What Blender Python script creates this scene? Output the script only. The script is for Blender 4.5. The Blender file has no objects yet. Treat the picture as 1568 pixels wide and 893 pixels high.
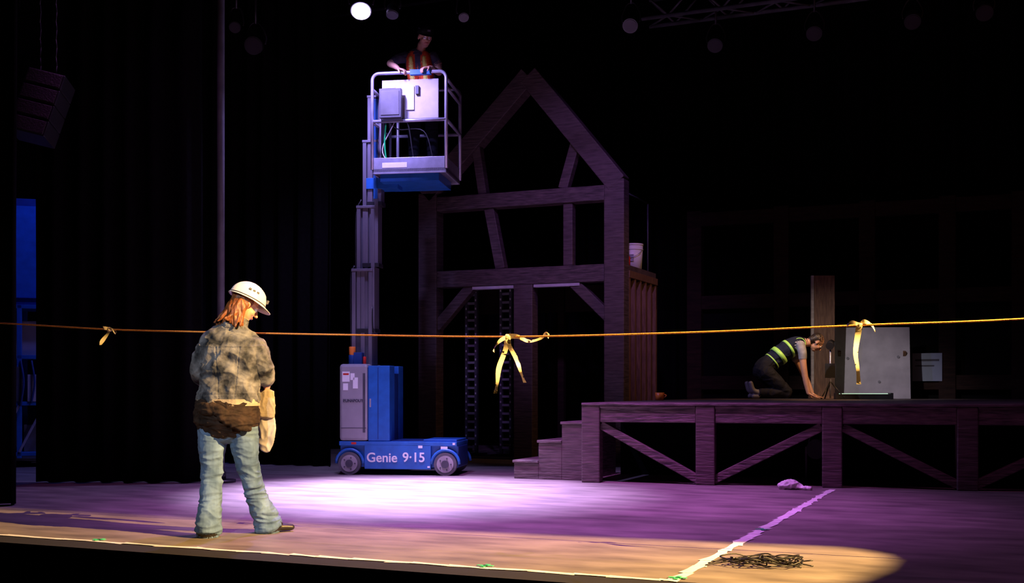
import bpy, bmesh, math, random
import numpy as np
from mathutils import Vector, Matrix, noise, kdtree
random.seed(7)
scene = bpy.context.scene
V = Vector
try:
    scene.view_settings.view_transform = 'Standard'
except Exception:
    pass

# ------------------------------------------------------------------ materials
def mat(name, col, rough=0.6, metal=0.0, nscale=6.0, namt=0.25, bump=0.0, stretch=(1,1,1), emis=None, estr=0.0, col2=None, spec=0.5, detail=6.0, lo=0.3, hi=0.7):
    m = bpy.data.materials.new(name); m.use_nodes = True
    nt = m.node_tree; b = nt.nodes['Principled BSDF']
    b.inputs['Roughness'].default_value = rough
    b.inputs['Metallic'].default_value = metal
    b.inputs['Specular IOR Level'].default_value = spec
    tc = nt.nodes.new('ShaderNodeTexCoord'); mp = nt.nodes.new('ShaderNodeMapping')
    mp.inputs['Scale'].default_value = stretch
    nt.links.new(tc.outputs['Object'], mp.inputs['Vector'])
    nz = nt.nodes.new('ShaderNodeTexNoise'); nz.inputs['Scale'].default_value = nscale
    nz.inputs['Detail'].default_value = detail
    nt.links.new(mp.outputs['Vector'], nz.inputs['Vector'])
    rp = nt.nodes.new('ShaderNodeValToRGB')
    c2 = col2 if col2 else tuple(min(1, c*(1+namt)) for c in col)
    c1 = col if col2 else tuple(c*(1-namt) for c in col)
    rp.color_ramp.elements[0].position = lo; rp.color_ramp.elements[1].position = hi
    rp.color_ramp.elements[0].color = (*c1, 1); rp.color_ramp.elements[1].color = (*c2, 1)
    nt.links.new(nz.outputs['Fac'], rp.inputs['Fac'])
    nt.links.new(rp.outputs['Color'], b.inputs['Base Color'])
    if bump:
        bp = nt.nodes.new('ShaderNodeBump'); bp.inputs['Strength'].default_value = bump
        bp.inputs['Distance'].default_value = 0.02
        nt.links.new(nz.outputs['Fac'], bp.inputs['Height']); nt.links.new(bp.outputs['Normal'], b.inputs['Normal'])
    if emis:
        b.inputs['Emission Color'].default_value = (*emis, 1); b.inputs['Emission Strength'].default_value = estr
    return m

M = {}
M['stagefloor'] = mat('stage_floor_paint', (0.115,0.098,0.09), 0.5, nscale=3.2, bump=0.15, detail=15, col2=(0.26,0.225,0.20), stretch=(.6,1.6,1))
M['black'] = mat('black_paint', (0.006,0.006,0.006), 0.8)
M['blackwall'] = mat('black_wall', (0.005,0.005,0.005), 0.95, spec=0.1, nscale=2)
M['velvet'] = mat('black_velour', (0.0045,0.004,0.0045), 0.95, spec=0.02, nscale=30, bump=0.2)
M['wood'] = mat('dark_stained_timber', (0.06,0.042,0.042), 0.55, nscale=5, bump=0.6, stretch=(1,1,8), col2=(0.15,0.105,0.10))
M['woodh'] = mat('dark_stained_timber_horizontal', (0.045,0.033,0.033), 0.55, nscale=5, bump=1.0, stretch=(1.2,3,9), col2=(0.18,0.125,0.12))
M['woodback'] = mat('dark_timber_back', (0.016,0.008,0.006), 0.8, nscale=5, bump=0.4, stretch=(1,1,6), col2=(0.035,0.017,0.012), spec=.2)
M['stud'] = mat('warm_lumber', (0.13,0.065,0.035), 0.6, nscale=6, bump=0.3, stretch=(6,6,1), col2=(0.26,0.14,0.07))
M['ply'] = mat('plywood', (0.34,0.27,0.2), 0.6, nscale=4, bump=0.1, stretch=(1,1,5), col2=(0.5,0.42,0.33))
M['palegrey'] = mat('pale_primed_board', (0.42,0.40,0.42), 0.6, nscale=7, namt=0.12)
M['primed'] = mat('white_primed_ply', (0.62,0.58,0.60), 0.6, nscale=5, namt=0.14)
M['paperblue'] = mat('pale_paper', (0.3,0.35,0.45), 0.6, namt=0.05)
M['blue'] = mat('blue_machine_paint', (0.02,0.14,0.46), 0.35, nscale=9, namt=0.15)
M['bluedark'] = mat('dark_blue_paint', (0.012,0.05,0.2), 0.4)
M['grey'] = mat('grey_machine_cover', (0.33,0.32,0.34), 0.4, nscale=4, namt=0.1)
M['alu'] = mat('anodised_aluminium', (0.22,0.205,0.24), 0.4, 0.5, nscale=20, namt=0.15, stretch=(1,1,0.1))
M['steel'] = mat('galvanised_rail', (0.48,0.48,0.56), 0.35, 0.5, nscale=12, namt=0.12)
M['tyre'] = mat('grey_tyre', (0.10,0.10,0.11), 0.7)
M['rim'] = mat('wheel_hub', (0.35,0.33,0.34), 0.5)
M['white'] = mat('white_plastic', (0.8,0.79,0.76), 0.35, namt=0.04)
M['label'] = mat('white_label', (0.85,0.85,0.85), 0.5, namt=0.03)
M['dkgrey'] = mat('dark_grey_box', (0.07,0.07,0.09), 0.5)
M['cable'] = mat('black_cable', (0.012,0.012,0.012), 0.45)
M['green'] = mat('green_cable', (0.02,0.5,0.15), 0.4)
M['orange'] = mat('orange_plastic', (0.9,0.22,0.03), 0.4)
M['red'] = mat('red_tin', (0.6,0.03,0.02), 0.4)
M['rope'] = mat('orange_rope', (0.95,0.36,0.06), 0.6, nscale=150, namt=0.35, stretch=(1,1,1), bump=0.3)
M['tape'] = mat('white_floor_tape', (0.72,0.72,0.68), 0.6, nscale=14, namt=0.15)
M['greentape'] = mat('green_spike_tape', (0.05,0.5,0.2), 0.6)
M['denimjkt'] = mat('washed_black_denim', (0.022,0.025,0.032), 0.85, nscale=11, bump=0.6, col2=(0.23,0.235,0.26), detail=12, lo=.36, hi=.70, spec=.2)
M['jeans'] = mat('light_blue_jeans', (0.045,0.085,0.16), 0.85, nscale=9, bump=0.4, col2=(0.16,0.26,0.44), stretch=(1,1,0.35), detail=12, spec=.15)
M['brown'] = mat('brown_tied_shirt', (0.012,0.008,0.007), 0.85, nscale=14, bump=0.6, col2=(0.045,0.027,0.02), spec=.2)
M['cream'] = mat('cream_shirt', (0.36,0.30,0.22), 0.8, nscale=20, bump=0.3)
M['sheet'] = mat('white_sheet', (0.36,0.34,0.35), 0.8, nscale=8, bump=0.3)
M['skin'] = mat('skin', (0.62,0.34,0.22), 0.5, nscale=20, namt=0.07)
M['lips'] = mat('lips', (0.45,0.15,0.12), 0.45)
M['eye'] = mat('eye_white', (0.8,0.8,0.78), 0.2, namt=0.0)
M['iris'] = mat('iris', (0.03,0.02,0.015), 0.2)
M['auburn'] = mat('auburn_hair', (0.08,0.022,0.008), 0.4, nscale=40, bump=0.9, col2=(0.36,0.12,0.035), stretch=(1,1,0.12))
M['darkhair'] = mat('dark_hair', (0.02,0.013,0.01), 0.45, nscale=40, bump=0.8, stretch=(1,1,0.15))
M['shoe'] = mat('black_shoe', (0.015,0.013,0.012), 0.4)
M['greyshoe'] = mat('grey_shoe', (0.16,0.15,0.15), 0.6)
M['sole'] = mat('tan_sole', (0.4,0.28,0.16), 0.7)
M['pants'] = mat('dark_work_trousers', (0.010,0.010,0.014), 0.8, nscale=10, bump=0.5, spec=.2)
M['tee'] = mat('grey_tshirt', (0.32,0.31,0.33), 0.8, nscale=14, bump=0.3)
M['rag'] = mat('white_rag', (0.7,0.68,0.66), 0.8, nscale=14, bump=0.3)
M['darktee'] = mat('dark_tshirt', (0.07,0.07,0.10), 0.8, nscale=14, bump=0.3)
M['navy'] = mat('navy_vest', (0.012,0.016,0.035), 0.8, nscale=14, bump=0.3, spec=.2)
M['lime'] = mat('lime_reflective', (0.42,0.90,0.15), 0.4)
M['vest'] = mat('orange_vest', (0.85,0.10,0.02), 0.6)
M['yellow'] = mat('yellow_reflective', (0.85,0.8,0.15), 0.4)
M['lamp'] = mat('lamp_lens_lit', (0.8,0.8,1), 0.3, emis=(0.55,0.42,1.0), estr=60)
M['glow'] = mat('led_glow', (0.6,0.8,0.7), 0.3, emis=(0.55,0.9,0.6), estr=1.2)
M['fixture'] = mat('fixture_black', (0.02,0.02,0.022), 0.4)
M['lens'] = mat('dark_lens', (0.02,0.015,0.02), 0.45)
M['plaster'] = mat('speaker_grille', (0.02,0.014,0.014), 0.6, nscale=60, bump=0.4)
M['deck'] = mat('painted_deck',(0.11,0.08,0.07),0.55,nscale=5,namt=0.3)

def caution():
    m = bpy.data.materials.new('caution_tape'); m.use_nodes = True
    nt = m.node_tree; b = nt.nodes['Principled BSDF']; b.inputs['Roughness'].default_value = 0.4
    tc = nt.nodes.new('ShaderNodeTexCoord'); w = nt.nodes.new('ShaderNodeTexNoise')
    w.inputs['Scale'].default_value = 28
    nt.links.new(tc.outputs['Object'], w.inputs['Vector'])
    r = nt.nodes.new('ShaderNodeValToRGB'); r.color_ramp.interpolation = 'CONSTANT'
    r.color_ramp.elements[0].color = (0.03,0.02,0.01,1); r.color_ramp.elements[1].position = 0.37
    r.color_ramp.elements[1].color = (0.95,0.84,0.50,1)
    nt.links.new(w.outputs['Fac'], r.inputs['Fac']); nt.links.new(r.outputs['Color'], b.inputs['Base Color'])
    return m
M['caution'] = caution()

# ------------------------------------------------------------------ mesh helpers
def empty(name, loc=(0,0,0), rz=0):
    o = bpy.data.objects.new(name, None); scene.collection.objects.link(o)
    o.location = loc; o.rotation_euler = (0,0,rz); o.empty_display_size = 0.2
    return o

class MB:
    def __init__(s): s.bm = bmesh.new(); s.mats = []
    def mi(s, m):
        if m not in s.mats: s.mats.append(m)
        return s.mats.index(m)
    def box(s, x0,x1,y0,y1,z0,z1, m, mtx=None):
        ret = bmesh.ops.create_cube(s.bm, size=1.0)
        T = Matrix.Translation(((x0+x1)/2,(y0+y1)/2,(z0+z1)/2)) @ Matrix.Diagonal((abs(x1-x0),abs(y1-y0),abs(z1-z0),1))
        if mtx: T = mtx @ T
        bmesh.ops.transform(s.bm, matrix=T, verts=ret['verts'])
        i = s.mi(m)
        for f in {f for v in ret['verts'] for f in v.link_faces}: f.material_index = i
        return ret['verts']
    def beam(s, p0, p1, w, d, m, up=(0,1,0)):
        p0 = V(p0); p1 = V(p1); t = (p1-p0); L = t.length; t.normalize()
        u = V(up); u = (u - t*u.dot(t)).normalized(); sd = t.cross(u)
        R = Matrix((sd,u,t)).transposed().to_4x4()
        T = Matrix.Translation((p0+p1)/2) @ R
        return s.box(-w/2,w/2,-d/2,d/2,-L/2,L/2, m, T)
    def cyl(s, p0, p1, r, m, seg=20, r2=None):
        p0 = V(p0); p1 = V(p1); t = p1-p0; L = t.length
        ret = bmesh.ops.create_cone(s.bm, cap_ends=True, segments=seg, radius1=r, radius2=r if r2 is None else r2, depth=L)
        q = V((0,0,1)).rotation_difference(t.normalized())
        bmesh.ops.transform(s.bm, matrix=Matrix.Translation((p0+p1)/2) @ q.to_matrix().to_4x4(), verts=ret['verts'])
        i = s.mi(m)
        for f in {f for v in ret['verts'] for f in v.link_faces}: f.material_index = i; f.smooth = len(f.verts)==4
        return ret['verts']
    def tube(s, pts, r, m, seg=8, smooth=True):
        pts = [V(p) for p in pts]
        if smooth and len(pts) > 2: pts = catmull(pts, 6)
        i = s.mi(m); rings = []; ref = V((0.13,0.31,0.94))
        for k,p in enumerate(pts):
            t = (pts[min(k+1,len(pts)-1)] - pts[max(k-1,0)]).normalized()
            a = (ref - t*ref.dot(t))
            if a.length < 1e-3: a = t.orthogonal()
            a.normalize(); b = t.cross(a); ref = a
            rings.append([s.bm.verts.new(p + (a*math.cos(2*math.pi*j/seg)+b*math.sin(2*math.pi*j/seg))*r) for j in range(seg)])
        for k in range(len(rings)-1):
            for j in range(seg):
                f = s.bm.faces.new((rings[k][j],rings[k][(j+1)%seg],rings[k+1][(j+1)%seg],rings[k+1][j])); f.material_index=i; f.smooth=True
        for rg in (rings[0][::-1], rings[-1]):
            f = s.bm.faces.new(rg); f.material_index=i
    def quad(s, pts, m):
        f = s.bm.faces.new([s.bm.verts.new(p) for p in pts]); f.material_index = s.mi(m); return f
    def strip(s, pts, w, m, side=(1,0,0)):
        i = s.mi(m); pts = catmull([V(p) for p in pts], 5); prev=None
        for k,p in enumerate(pts):
            a = k*0.22
            sd = V(side)
            ww = w*(0.75+0.25*math.cos(a))
            q = (s.bm.verts.new(p - sd*ww/2 + V((0,0.010*math.sin(a*2),0))), s.bm.verts.new(p + sd*ww/2 - V((0,0.010*math.sin(a*2),0))))
            if prev:
                f = s.bm.faces.new((prev[0],prev[1],q[1],q[0])); f.material_index=i; f.smooth=True
            prev=q
    def obj(s, name, parent=None, bevel=0.0, loc=None, rz=None, recalc=True):
        if recalc: bmesh.ops.recalc_face_normals(s.bm, faces=s.bm.faces)
        me = bpy.data.meshes.new(name); s.bm.to_mesh(me); s.bm.free()
        for m in s.mats: me.materials.append(M[m])
        o = bpy.data.objects.new(name, me); scene.collection.objects.link(o)
        if parent: o.parent = parent
        if loc: o.location = loc
        if rz is not None: o.rotation_euler = (0,0,rz)
        if bevel:
            b = o.modifiers.new('bevel','BEVEL'); b.width = bevel; b.segments = 2; b.limit_method='ANGLE'; b.angle_limit = 0.6
        return o

def catmull(pts, n):
    out = []
    P = [pts[0]*2-pts[1]] + list(pts) + [pts[-1]*2-pts[-2]]
    for i in range(1, len(P)-2):
        for k in range(n):
            t = k/n; a,b,c,d = P[i-1],P[i],P[i+1],P[i+2]
            out.append(0.5*((2*b)+(c-a)*t+(2*a-5*b+4*c-d)*t*t+(3*b-a-3*c+d)*t**3))
    out.append(P[-2]); return out

# ------------------------------------------------------------------ figure sculpting
class Sculpt:
    def __init__(s): s.bm = bmesh.new(); s.pts = []
    def loft(s, pts, radii, tag, ref=(1,0,0), seg=22):
        pts = [V(p) for p in pts]
        rad = [V((r,r,0)) if not isinstance(r,(tuple,list)) else V((r[0],r[1],0)) for r in radii]
        L = sum((pts[i+1]-pts[i]).length for i in range(len(pts)-1))
        n = max(2, int(L/0.012/(len(pts)-1)))
        P = catmull(pts, n); R = catmull(rad, n)
        t0 = (P[0]-P[1]).normalized(); t1 = (P[-1]-P[-2]).normalized()
        m0 = min(R[0].x,R[0].y)*0.7; m1 = min(R[-1].x,R[-1].y)*0.7
        P = [P[0]+t0*m0, P[0]+t0*m0*0.8] + P + [P[-1]+t1*m1*0.8, P[-1]+t1*m1]
        R = [R[0]*0.3, R[0]*0.72] + R + [R[-1]*0.72, R[-1]*0.3]
        rings = []; rf = V(ref)
        for k,p in enumerate(P):
            t = (P[min(k+1,len(P)-1)]-P[max(k-1,0)]).normalized()
            a = rf - t*rf.dot(t)
            if a.length < 0.05: a = t.orthogonal()
            a.normalize(); b = t.cross(a)
            ring = []
            for j in range(seg):
                an = 2*math.pi*j/seg
                co = p + a*math.cos(an)*R[k].x + b*math.sin(an)*R[k].y
                ring.append(s.bm.verts.new(co)); s.pts.append((co.copy(), tag))
            rings.append(ring)
        fs = []
        for k in range(len(rings)-1):
            for j in range(seg):
                fs.append(s.bm.faces.new((rings[k][j],rings[k][(j+1)%seg],rings[k+1][(j+1)%seg],rings[k+1][j])))
        fs.append(s.bm.faces.new(rings[0][::-1])); fs.append(s.bm.faces.new(rings[-1]))
        bmesh.ops.recalc_face_normals(s.bm, faces=fs)
    def ball(s, c, r, tag, mtx=None, sub=3):
        T = Matrix.Translation(c) @ Matrix.Diagonal((r[0],r[1],r[2],1))
        if mtx: T = mtx @ T
        ret = bmesh.ops.create_icosphere(s.bm, subdivisions=sub, radius=1.0, matrix=T)
        for v in ret['verts']: s.pts.append((v.co.copy(), tag))
    def head(s, mtx, skin='skin'):
        f = lambda p: mtx @ V(p)
        s.ball((0,.012,.03),(.073,.092,.085),skin,mtx)
        s.ball((0,-.02,-.03),(.06,.068,.08),skin,mtx)
        s.ball((0,-.042,-.088),(.036,.036,.026),skin,mtx)
        s.ball((.033,-.05,-.03),(.026,.03,.028),skin,mtx,2); s.ball((-.033,-.05,-.03),(.026,.03,.028),skin,mtx,2)
        s.ball((0,-.074,.022),(.046,.016,.011),skin,mtx,2)
        s.loft([f((0,-.085,.012)),f((0,-.1,-.012)),f((0,-.107,-.028))],[.008,.01,.014],skin,seg=10)
        s.ball((0,-.083,-.058),(.024,.012,.009),'lips',mtx,2)
        for sx in (-1,1):
            s.ball((sx*.076,.008,-.008),(.01,.02,.031),skin,mtx,2)
            s.ball((sx*.029,-.076,.0),(.014,.012,.009),'eye',mtx,2)
            s.ball((sx*.029,-.086,.0),(.006,.005,.006),'iris',mtx,2)
    def hand(s, wrist, fdir, normal, thumb_side, curl=0.5, tag='skin', sc=1.0):
        w = V(wrist); fd = V(fdir).normalized(); n = V(normal); n = (n-fd*n.dot(fd)).normalized()
        sd = fd.cross(n)*thumb_side
        s.loft([w-fd*.01, w+fd*.03*sc, w+fd*.06*sc, w+fd*.085*sc],[(.026*sc,.018*sc),(.034*sc,.016*sc),(.040*sc,.015*sc),(.038*sc,.012*sc)],tag,ref=sd,seg=16)
        for off,ln in ((.029,.068),(.010,.078),(-.010,.073),(-.029,.058)):
            p = w + fd*.082*sc + sd*off*sc; d = fd + sd*off*2.0; d.normalize(); pts=[p]; a=0
            for seg_l,c in ((.42,.5),(.32,1.0),(.26,.8)):
                a += curl*c
                dd = d*math.cos(a)+n*math.sin(a)
                p = p + dd*ln*seg_l*sc*1.05; pts.append(p)
            s.loft(pts,[.0095*sc,.009*sc,.0082*sc,.007*sc],tag,ref=sd,seg=10)
        p = w + fd*.022*sc + sd*.026*sc
        d1 = (sd*.8+fd*.6+n*.3).normalized(); d2=(sd*.3+fd*.8+n*(.3+curl*.5)).normalized()
        s.loft([p, p+d1*.036*sc, p+d1*.036*sc+d2*.03*sc, p+d1*.036*sc+d2*.055*sc],[.014*sc,.0115*sc,.010*sc,.008*sc],tag,ref=n,seg=10)
    def build(s, name, parent, matmap, voxel=0.006, smooth=3, disp=None):
        me = bpy.data.meshes.new(name+'_src'); s.bm.to_mesh(me); s.bm.free()
        o = bpy.data.objects.new(name+'_src', me); scene.collection.objects.link(o)
        r = o.modifiers.new('r','REMESH'); r.mode='VOXEL'; r.voxel_size=voxel; r.use_smooth_shade=True
        sm = o.modifiers.new('s','SMOOTH'); sm.iterations=smooth; sm.factor=0.5
        dg = bpy.context.evaluated_depsgraph_get(); dg.update()
        nm = bpy.data.meshes.new_from_object(o.evaluated_get(dg)); nm.name = name
        bpy.data.objects.remove(o)
        kd = kdtree.KDTree(len(s.pts))
        for i,(c,t) in enumerate(s.pts): kd.insert(c,i)
        kd.balance()
        tags = list(matmap.keys()); nm.materials.clear()
        for t in tags: nm.materials.append(M[matmap[t]])
        vt = []
        for v in nm.vertices: vt.append(s.pts[kd.find(v.co)[1]][1])
        for p in nm.polygons:
            t = vt[p.vertices[0]]; p.material_index = tags.index(t) if t in tags else 0; p.use_smooth = True
        if disp:
            nn = [v.normal.copy() for v in nm.vertices]
            for i,v in enumerate(nm.vertices):
                v.co = v.co + nn[i]*disp(v.co, vt[i])
        nm.update()
        ob = bpy.data.objects.new(name, nm); scene.collection.objects.link(ob)
        ob.parent = parent
        return ob

def fold(co, sx, sy, sz, amp):
    p = V((co.x*sx, co.y*sy, co.z*sz))
    w = V((noise.noise(p*0.6), noise.noise(p*0.6+V((5,1,2))), noise.noise(p*0.6+V((9,3,7)))))
    a = noise.noise(p + w*1.2)
    return amp*(1.0-2.2*abs(a)) + amp*0.35*noise.noise(p*2.3)

# ------------------------------------------------------------------ room shell
def slab(name, x0,x1,y0,y1,z0,z1, m):
    b = MB(); b.box(x0,x1,y0,y1,z0,z1,m); return b.obj(name)
slab('floor', -14,10, 5.92,20.5, -0.3,0, 'stagefloor')
slab('trim_1', -14,10, 5.65,5.92, -0.3,0, 'black')
slab('wall_stage_front', -14,10, 5.72,5.9, -1.2,-0.3, 'blackwall')
slab('floor_auditorium', -14,10, -7,5.72, -1.4,-1.2, 'blackwall')
slab('wall_back', -14,10, 20.5,20.7, -0.3,9.5, 'blackwall')
slab('wall_left', -14.2,-14, -7,20.7, -1.4,9.5, 'blackwall')
slab('wall_right', 10,10.2, -7,20.7, -1.4,9.5, 'blackwall')
slab('wall_front', -14,10, -7.2,-7, -1.4,9.5, 'blackwall')
slab('ceiling', -14,10, -7,20.7, 9.5,9.7, 'blackwall')

def curtain(name, A, B, z1, amp=0.09, wl=0.28, seed=0):
    b = MB(); A=V((A[0],A[1],0)); B=V((B[0],B[1],0)); L=(B-A).length; t=(B-A).normalized(); n=V((-t.y,t.x,0))
    N=int(L/0.03); rows=8; grid=[]; i=b.mi('velvet')
    for r in range(rows+1):
        z = 0.01 + (z1-0.01)*r/rows; row=[]
        for k in range(N+1):
            s_=k/N*L
            ph = 2*math.pi*s_/wl + 1.4*noise.noise(V((s_*1.3,seed,0)))*2
            off = amp*math.sin(ph)*(1-0.25*r/rows) + 0.05*noise.noise(V((s_*2,seed,z*0.4)))
            row.append(b.bm.verts.new(A+t*s_+n*off+V((0,0,z))))
        grid.append(row)
    for r in range(rows):
        for k in range(N):
            f=b.bm.faces.new((grid[r][k],grid[r][k+1],grid[r+1][k+1],grid[r+1][k])); f.smooth=True; f.material_index=i
    o=b.obj(name); md=o.modifiers.new('s','SOLIDIFY'); md.thickness=0.01
    return o
curtain('stage_curtain', (-11.2,7.6), (-7.95,7.45), 9.3, seed=1)
curtain('stage_curtain', (-9.65,9.35), (-8.02,10.05), 9.3, seed=2)
curtain('stage_curtain', (-11.6,12.9), (-8.1,12.85), 9.3, seed=3)
curtain('stage_curtain', (-13.5,19.4), (8.5,19.4), 9.3, amp=0.12, wl=0.4, seed=4)
curtain('stage_curtain', (-12.5,16.6), (-9.2,16.6), 9.3, amp=0.12, wl=0.4, seed=5)

b = MB(); b.cyl((0,0,0.02),(0,0,9.3),0.04,'tyre'); b.cyl((0,0,0),(0,0,0.03),0.16,'fixture',28)
b.cyl((0,0,0.03),(0,0,0.12),0.055,'fixture'); b.obj('boom_pipe', loc=(-7.86,10.2,0))

# ------------------------------------------------------------------ floor tape
def floortape(name, A, B, w, seed=0):
    b=MB(); A=V(A); B=V(B); t=(B-A).normalized(); n=V((-t.y,t.x,0)); L=(B-A).length; s_=0; k=0
    rnd=random.Random(seed)
    while s_<L:
        l=rnd.uniform(0.14,0.30); o=rnd.uniform(-0.016,0.016); w1=w*rnd.uniform(.75,1.2); w2=w*rnd.uniform(.6,1.1)
        z=0.003+0.0015*(k%2)
        p=A+t*s_; q=A+t*min(s_+l+0.02,L)
        mid=(p+q)/2; wm=w*rnd.uniform(.5,.9)
        v=[p-n*(w1/2-o),mid-n*(wm/2),q-n*(w2/2+o),q+n*(w2/2-o),mid+n*(wm/2),p+n*(w1/2+o)]
        b.quad([x+V((0,0,z)) for x in v],'tape'); s_+=l; k+=1
    for f in b.bm.faces:
        if f.normal.z<0: f.normal_flip()
    return b.obj(name, recalc=False)
floortape('floor_tape_line', (-13,5.92,0),(-1.6,5.92,0),0.065,1)
floortape('floor_tape_line', (-1.635,5.9,0),(-1.635,11.9,0),0.085,2)
b=MB()
for x,y,a in ((-1.63,6.0,0),(-1.63,8.3,0.3),(-2.75,5.97,0),(-5.6,5.97,0)):
    Mx=Matrix.Translation((x,y,0.008))@Matrix.Rotation(a,4,'Z')
    b.box(-.05,.05,-.013,.013,-.001,.001,'greentape',Mx); b.box(-.013,.013,-.05,.05,-.001,.001,'greentape',Mx)
b.obj('spike_tape_marks')

# ------------------------------------------------------------------ timber platform
PR = math.radians(8)
plat = empty('timber_stage_platform', (-4.26,11.74,0), PR)
b=MB(); TOP=0.865
xs=[0.10,1.33,2.62,3.92,5.22,6.52,7.82]
for i,x in enumerate(xs):
    b.box(x-.1,x+.1,0,.2,0,TOP-.03,'wood')
b.obj('posts',plat,0.012)
b=MB()
for i in range(len(xs)-1):
    b.box(xs[i]+.1,xs[i+1]-.1,.02,.16,TOP-.21,TOP-.03,'woodh')
    b.box(xs[i]+.1,xs[i+1]-.1,.0,.06,TOP-.055,TOP-.03,'woodh')
b.box(0,7.92,-.01,.22,TOP-.03,TOP+0.0,'woodh')
b.obj('front_beam',plat,0.008)
b=MB()
for i in range(len(xs)-1):
    x0,x1=xs[i],xs[i+1]
    if i%2==0: p0=(x0+.1,.1,TOP-.24); p1=(x1-.08,.1,0.05)
    else: p0=(x1-.1,.1,TOP-.24); p1=(x0+.08,.1,0.05)
    b.beam(p0,p1,.09,.1,'woodh')
b.obj('braces',plat,0.008)
b=MB(); c,s=math.cos(-PR),math.sin(-PR)
def toloc(x,y): 
    dx,dy=x+4.26,y-11.74; return (dx*c-dy*s, dx*s+dy*c)
pts=[(0,.0),(7.9,.0),toloc(3.5,18.25),toloc(-4.26,18.25)]
vt=[b.bm.verts.new((*p,TOP+.001)) for p in pts]; vb=[b.bm.verts.new((*p,TOP-.03)) for p in pts]
b.mi('deck'); fs=[b.bm.faces.new(vt),b.bm.faces.new(vb[::-1])]+[b.bm.faces.new((vt[k],vb[k],vb[(k+1)%4],vt[(k+1)%4])) for k in range(4)]
b.obj('deck',plat)
b=MB()
for yy in (2.2,4.2,6.2):
    for x in (0.95,2.6,5.0,7.2):
        b.box(x-.05,x+.05,yy-.05,yy+.05,0,TOP-.03,'wood')
b.obj('rear_legs',plat)
b=MB(); b.box(0.0,.06,.2,6.2,TOP-.2,TOP-.03,'woodh',Matrix.Rotation(-PR,4,'Z')); b.obj('side_beam',plat)
b=MB(); b.box(0.2,7.6,1.3,1.33,0.0,TOP-.03,'blackwall'); b.obj('under_masking',plat)
for o in plat.children: o.data.transform(Matrix.Rotation(PR,4,'Z'))
plat.rotation_euler=(0,0,0)

st=empty('timber_steps',(-5.16,11.98,0),0)
b=MB(); z=[.21,.44,.65]; x=[0,.30,.58,.85]
for k in range(3):
    b.box(x[k],x[k+1],0,1.1,0,z[k]-.03,'wood'); b.box(x[k]-.015,x[k+1],-.015,1.1,z[k]-.03,z[k],'woodh')
b.obj('treads',st,0.006)

# ------------------------------------------------------------------ house frame
hf=empty('timber_house_frame',(0,15.04,0),0)
b=MB(); W='wood'; D=.24
def P(x,z): return (x,.12,z)
b.box(-8.02,-7.72,0,D,0,3.9,W); b.box(-5.13,-4.84,0,D,0,3.9,W); b.box(-6.49,-6.20,0.01,D-.01,0,2.5,W)
b.obj('posts',hf,.012)
b=MB(); H='woodh'
b.box(-7.72,-5.13,.01,D-.01,3.62,3.83,H); b.box(-7.72,-5.13,.01,D-.01,2.50,2.74,H)
b.obj('beams',hf,.012)
b=MB()
b.beam(P(-7.93,3.86),P(-6.27,5.47),.27,D,W); b.beam(P(-4.95,3.84),P(-6.27,5.47),.29,D+.01,W)
b.obj('rafters',hf,.012)
b=MB()
b.beam(P(-6.9,3.62),P(-6.72,2.74),.15,.14,W); b.beam(P(-5.68,3.62),P(-5.68,2.74),.14,.14,W)
b.beam(P(-5.56,4.5),P(-5.76,3.83),.14,.14,W); b.beam(P(-7.12,4.6),P(-7.0,3.83),.13,.14,W)
b.beam(P(-7.18,2.52),P(-7.76,1.92),.15,.14,W); b.beam(P(-5.62,2.52),P(-5.08,2.0),.15,.14,W)
b.obj('braces',hf,.01)
b=MB(); b.box(-8.0,-4.86,.24,1.62,2.66,2.74,'deck'); b.box(-7.15,-6.5,.03,.16,2.455,2.495,'primed'); b.box(-6.19,-5.5,.03,.16,2.455,2.495,'primed')  # pale primed strips imitate the lit strip under the beam by colour
b.obj('upper_deck',hf)
b=MB()
for k in range(6):
    y=.24+k*.26; b.box(-4.92,-4.84,y,y+.07,0,2.62,'stud')
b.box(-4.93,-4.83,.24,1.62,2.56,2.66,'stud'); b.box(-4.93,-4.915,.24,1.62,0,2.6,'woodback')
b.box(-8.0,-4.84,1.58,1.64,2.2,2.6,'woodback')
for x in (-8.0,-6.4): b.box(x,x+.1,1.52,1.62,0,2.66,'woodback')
b.obj('side_stud_wall',hf,.004)
b=MB(); b.tube([(-4.95,.3,3.78),(-4.95,1.5,3.78)],.012,'dkgrey',smooth=False); b.tube([(-4.95,1.5,2.74),(-4.95,1.5,3.78)],.012,'dkgrey',smooth=False); b.tube([(-4.95,.3,2.74),(-4.95,.3,3.78)],.012,'dkgrey',smooth=False)
b.obj('guard_rail',hf)
def ladder(name,x,y,h):
    b=MB()
    for dx in (-.08,.08): b.box(x+dx-.02,x+dx+.02,y-.03,y+.03,0,h,'tyre')
    k=.1
    while k<h:
        b.box(x-.06,x+.06,y-.02,y+.02,k,k+.035,'grey'); b.box(x-.09,x-.07,y-.035,y-.03,k+.05,k+.08,'white'); b.box(x+.07,x+.09,y-.035,y-.03,k+.05,k+.08,'white'); k+=.13
    b.box(x-.18,x+.18,y-.18,y+.18,0,.02,'fixture')
    return b.obj(name)
ladder('truss_tower',-7.60,16.0,2.58); ladder('truss_tower',-7.02,16.0,2.58)

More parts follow.
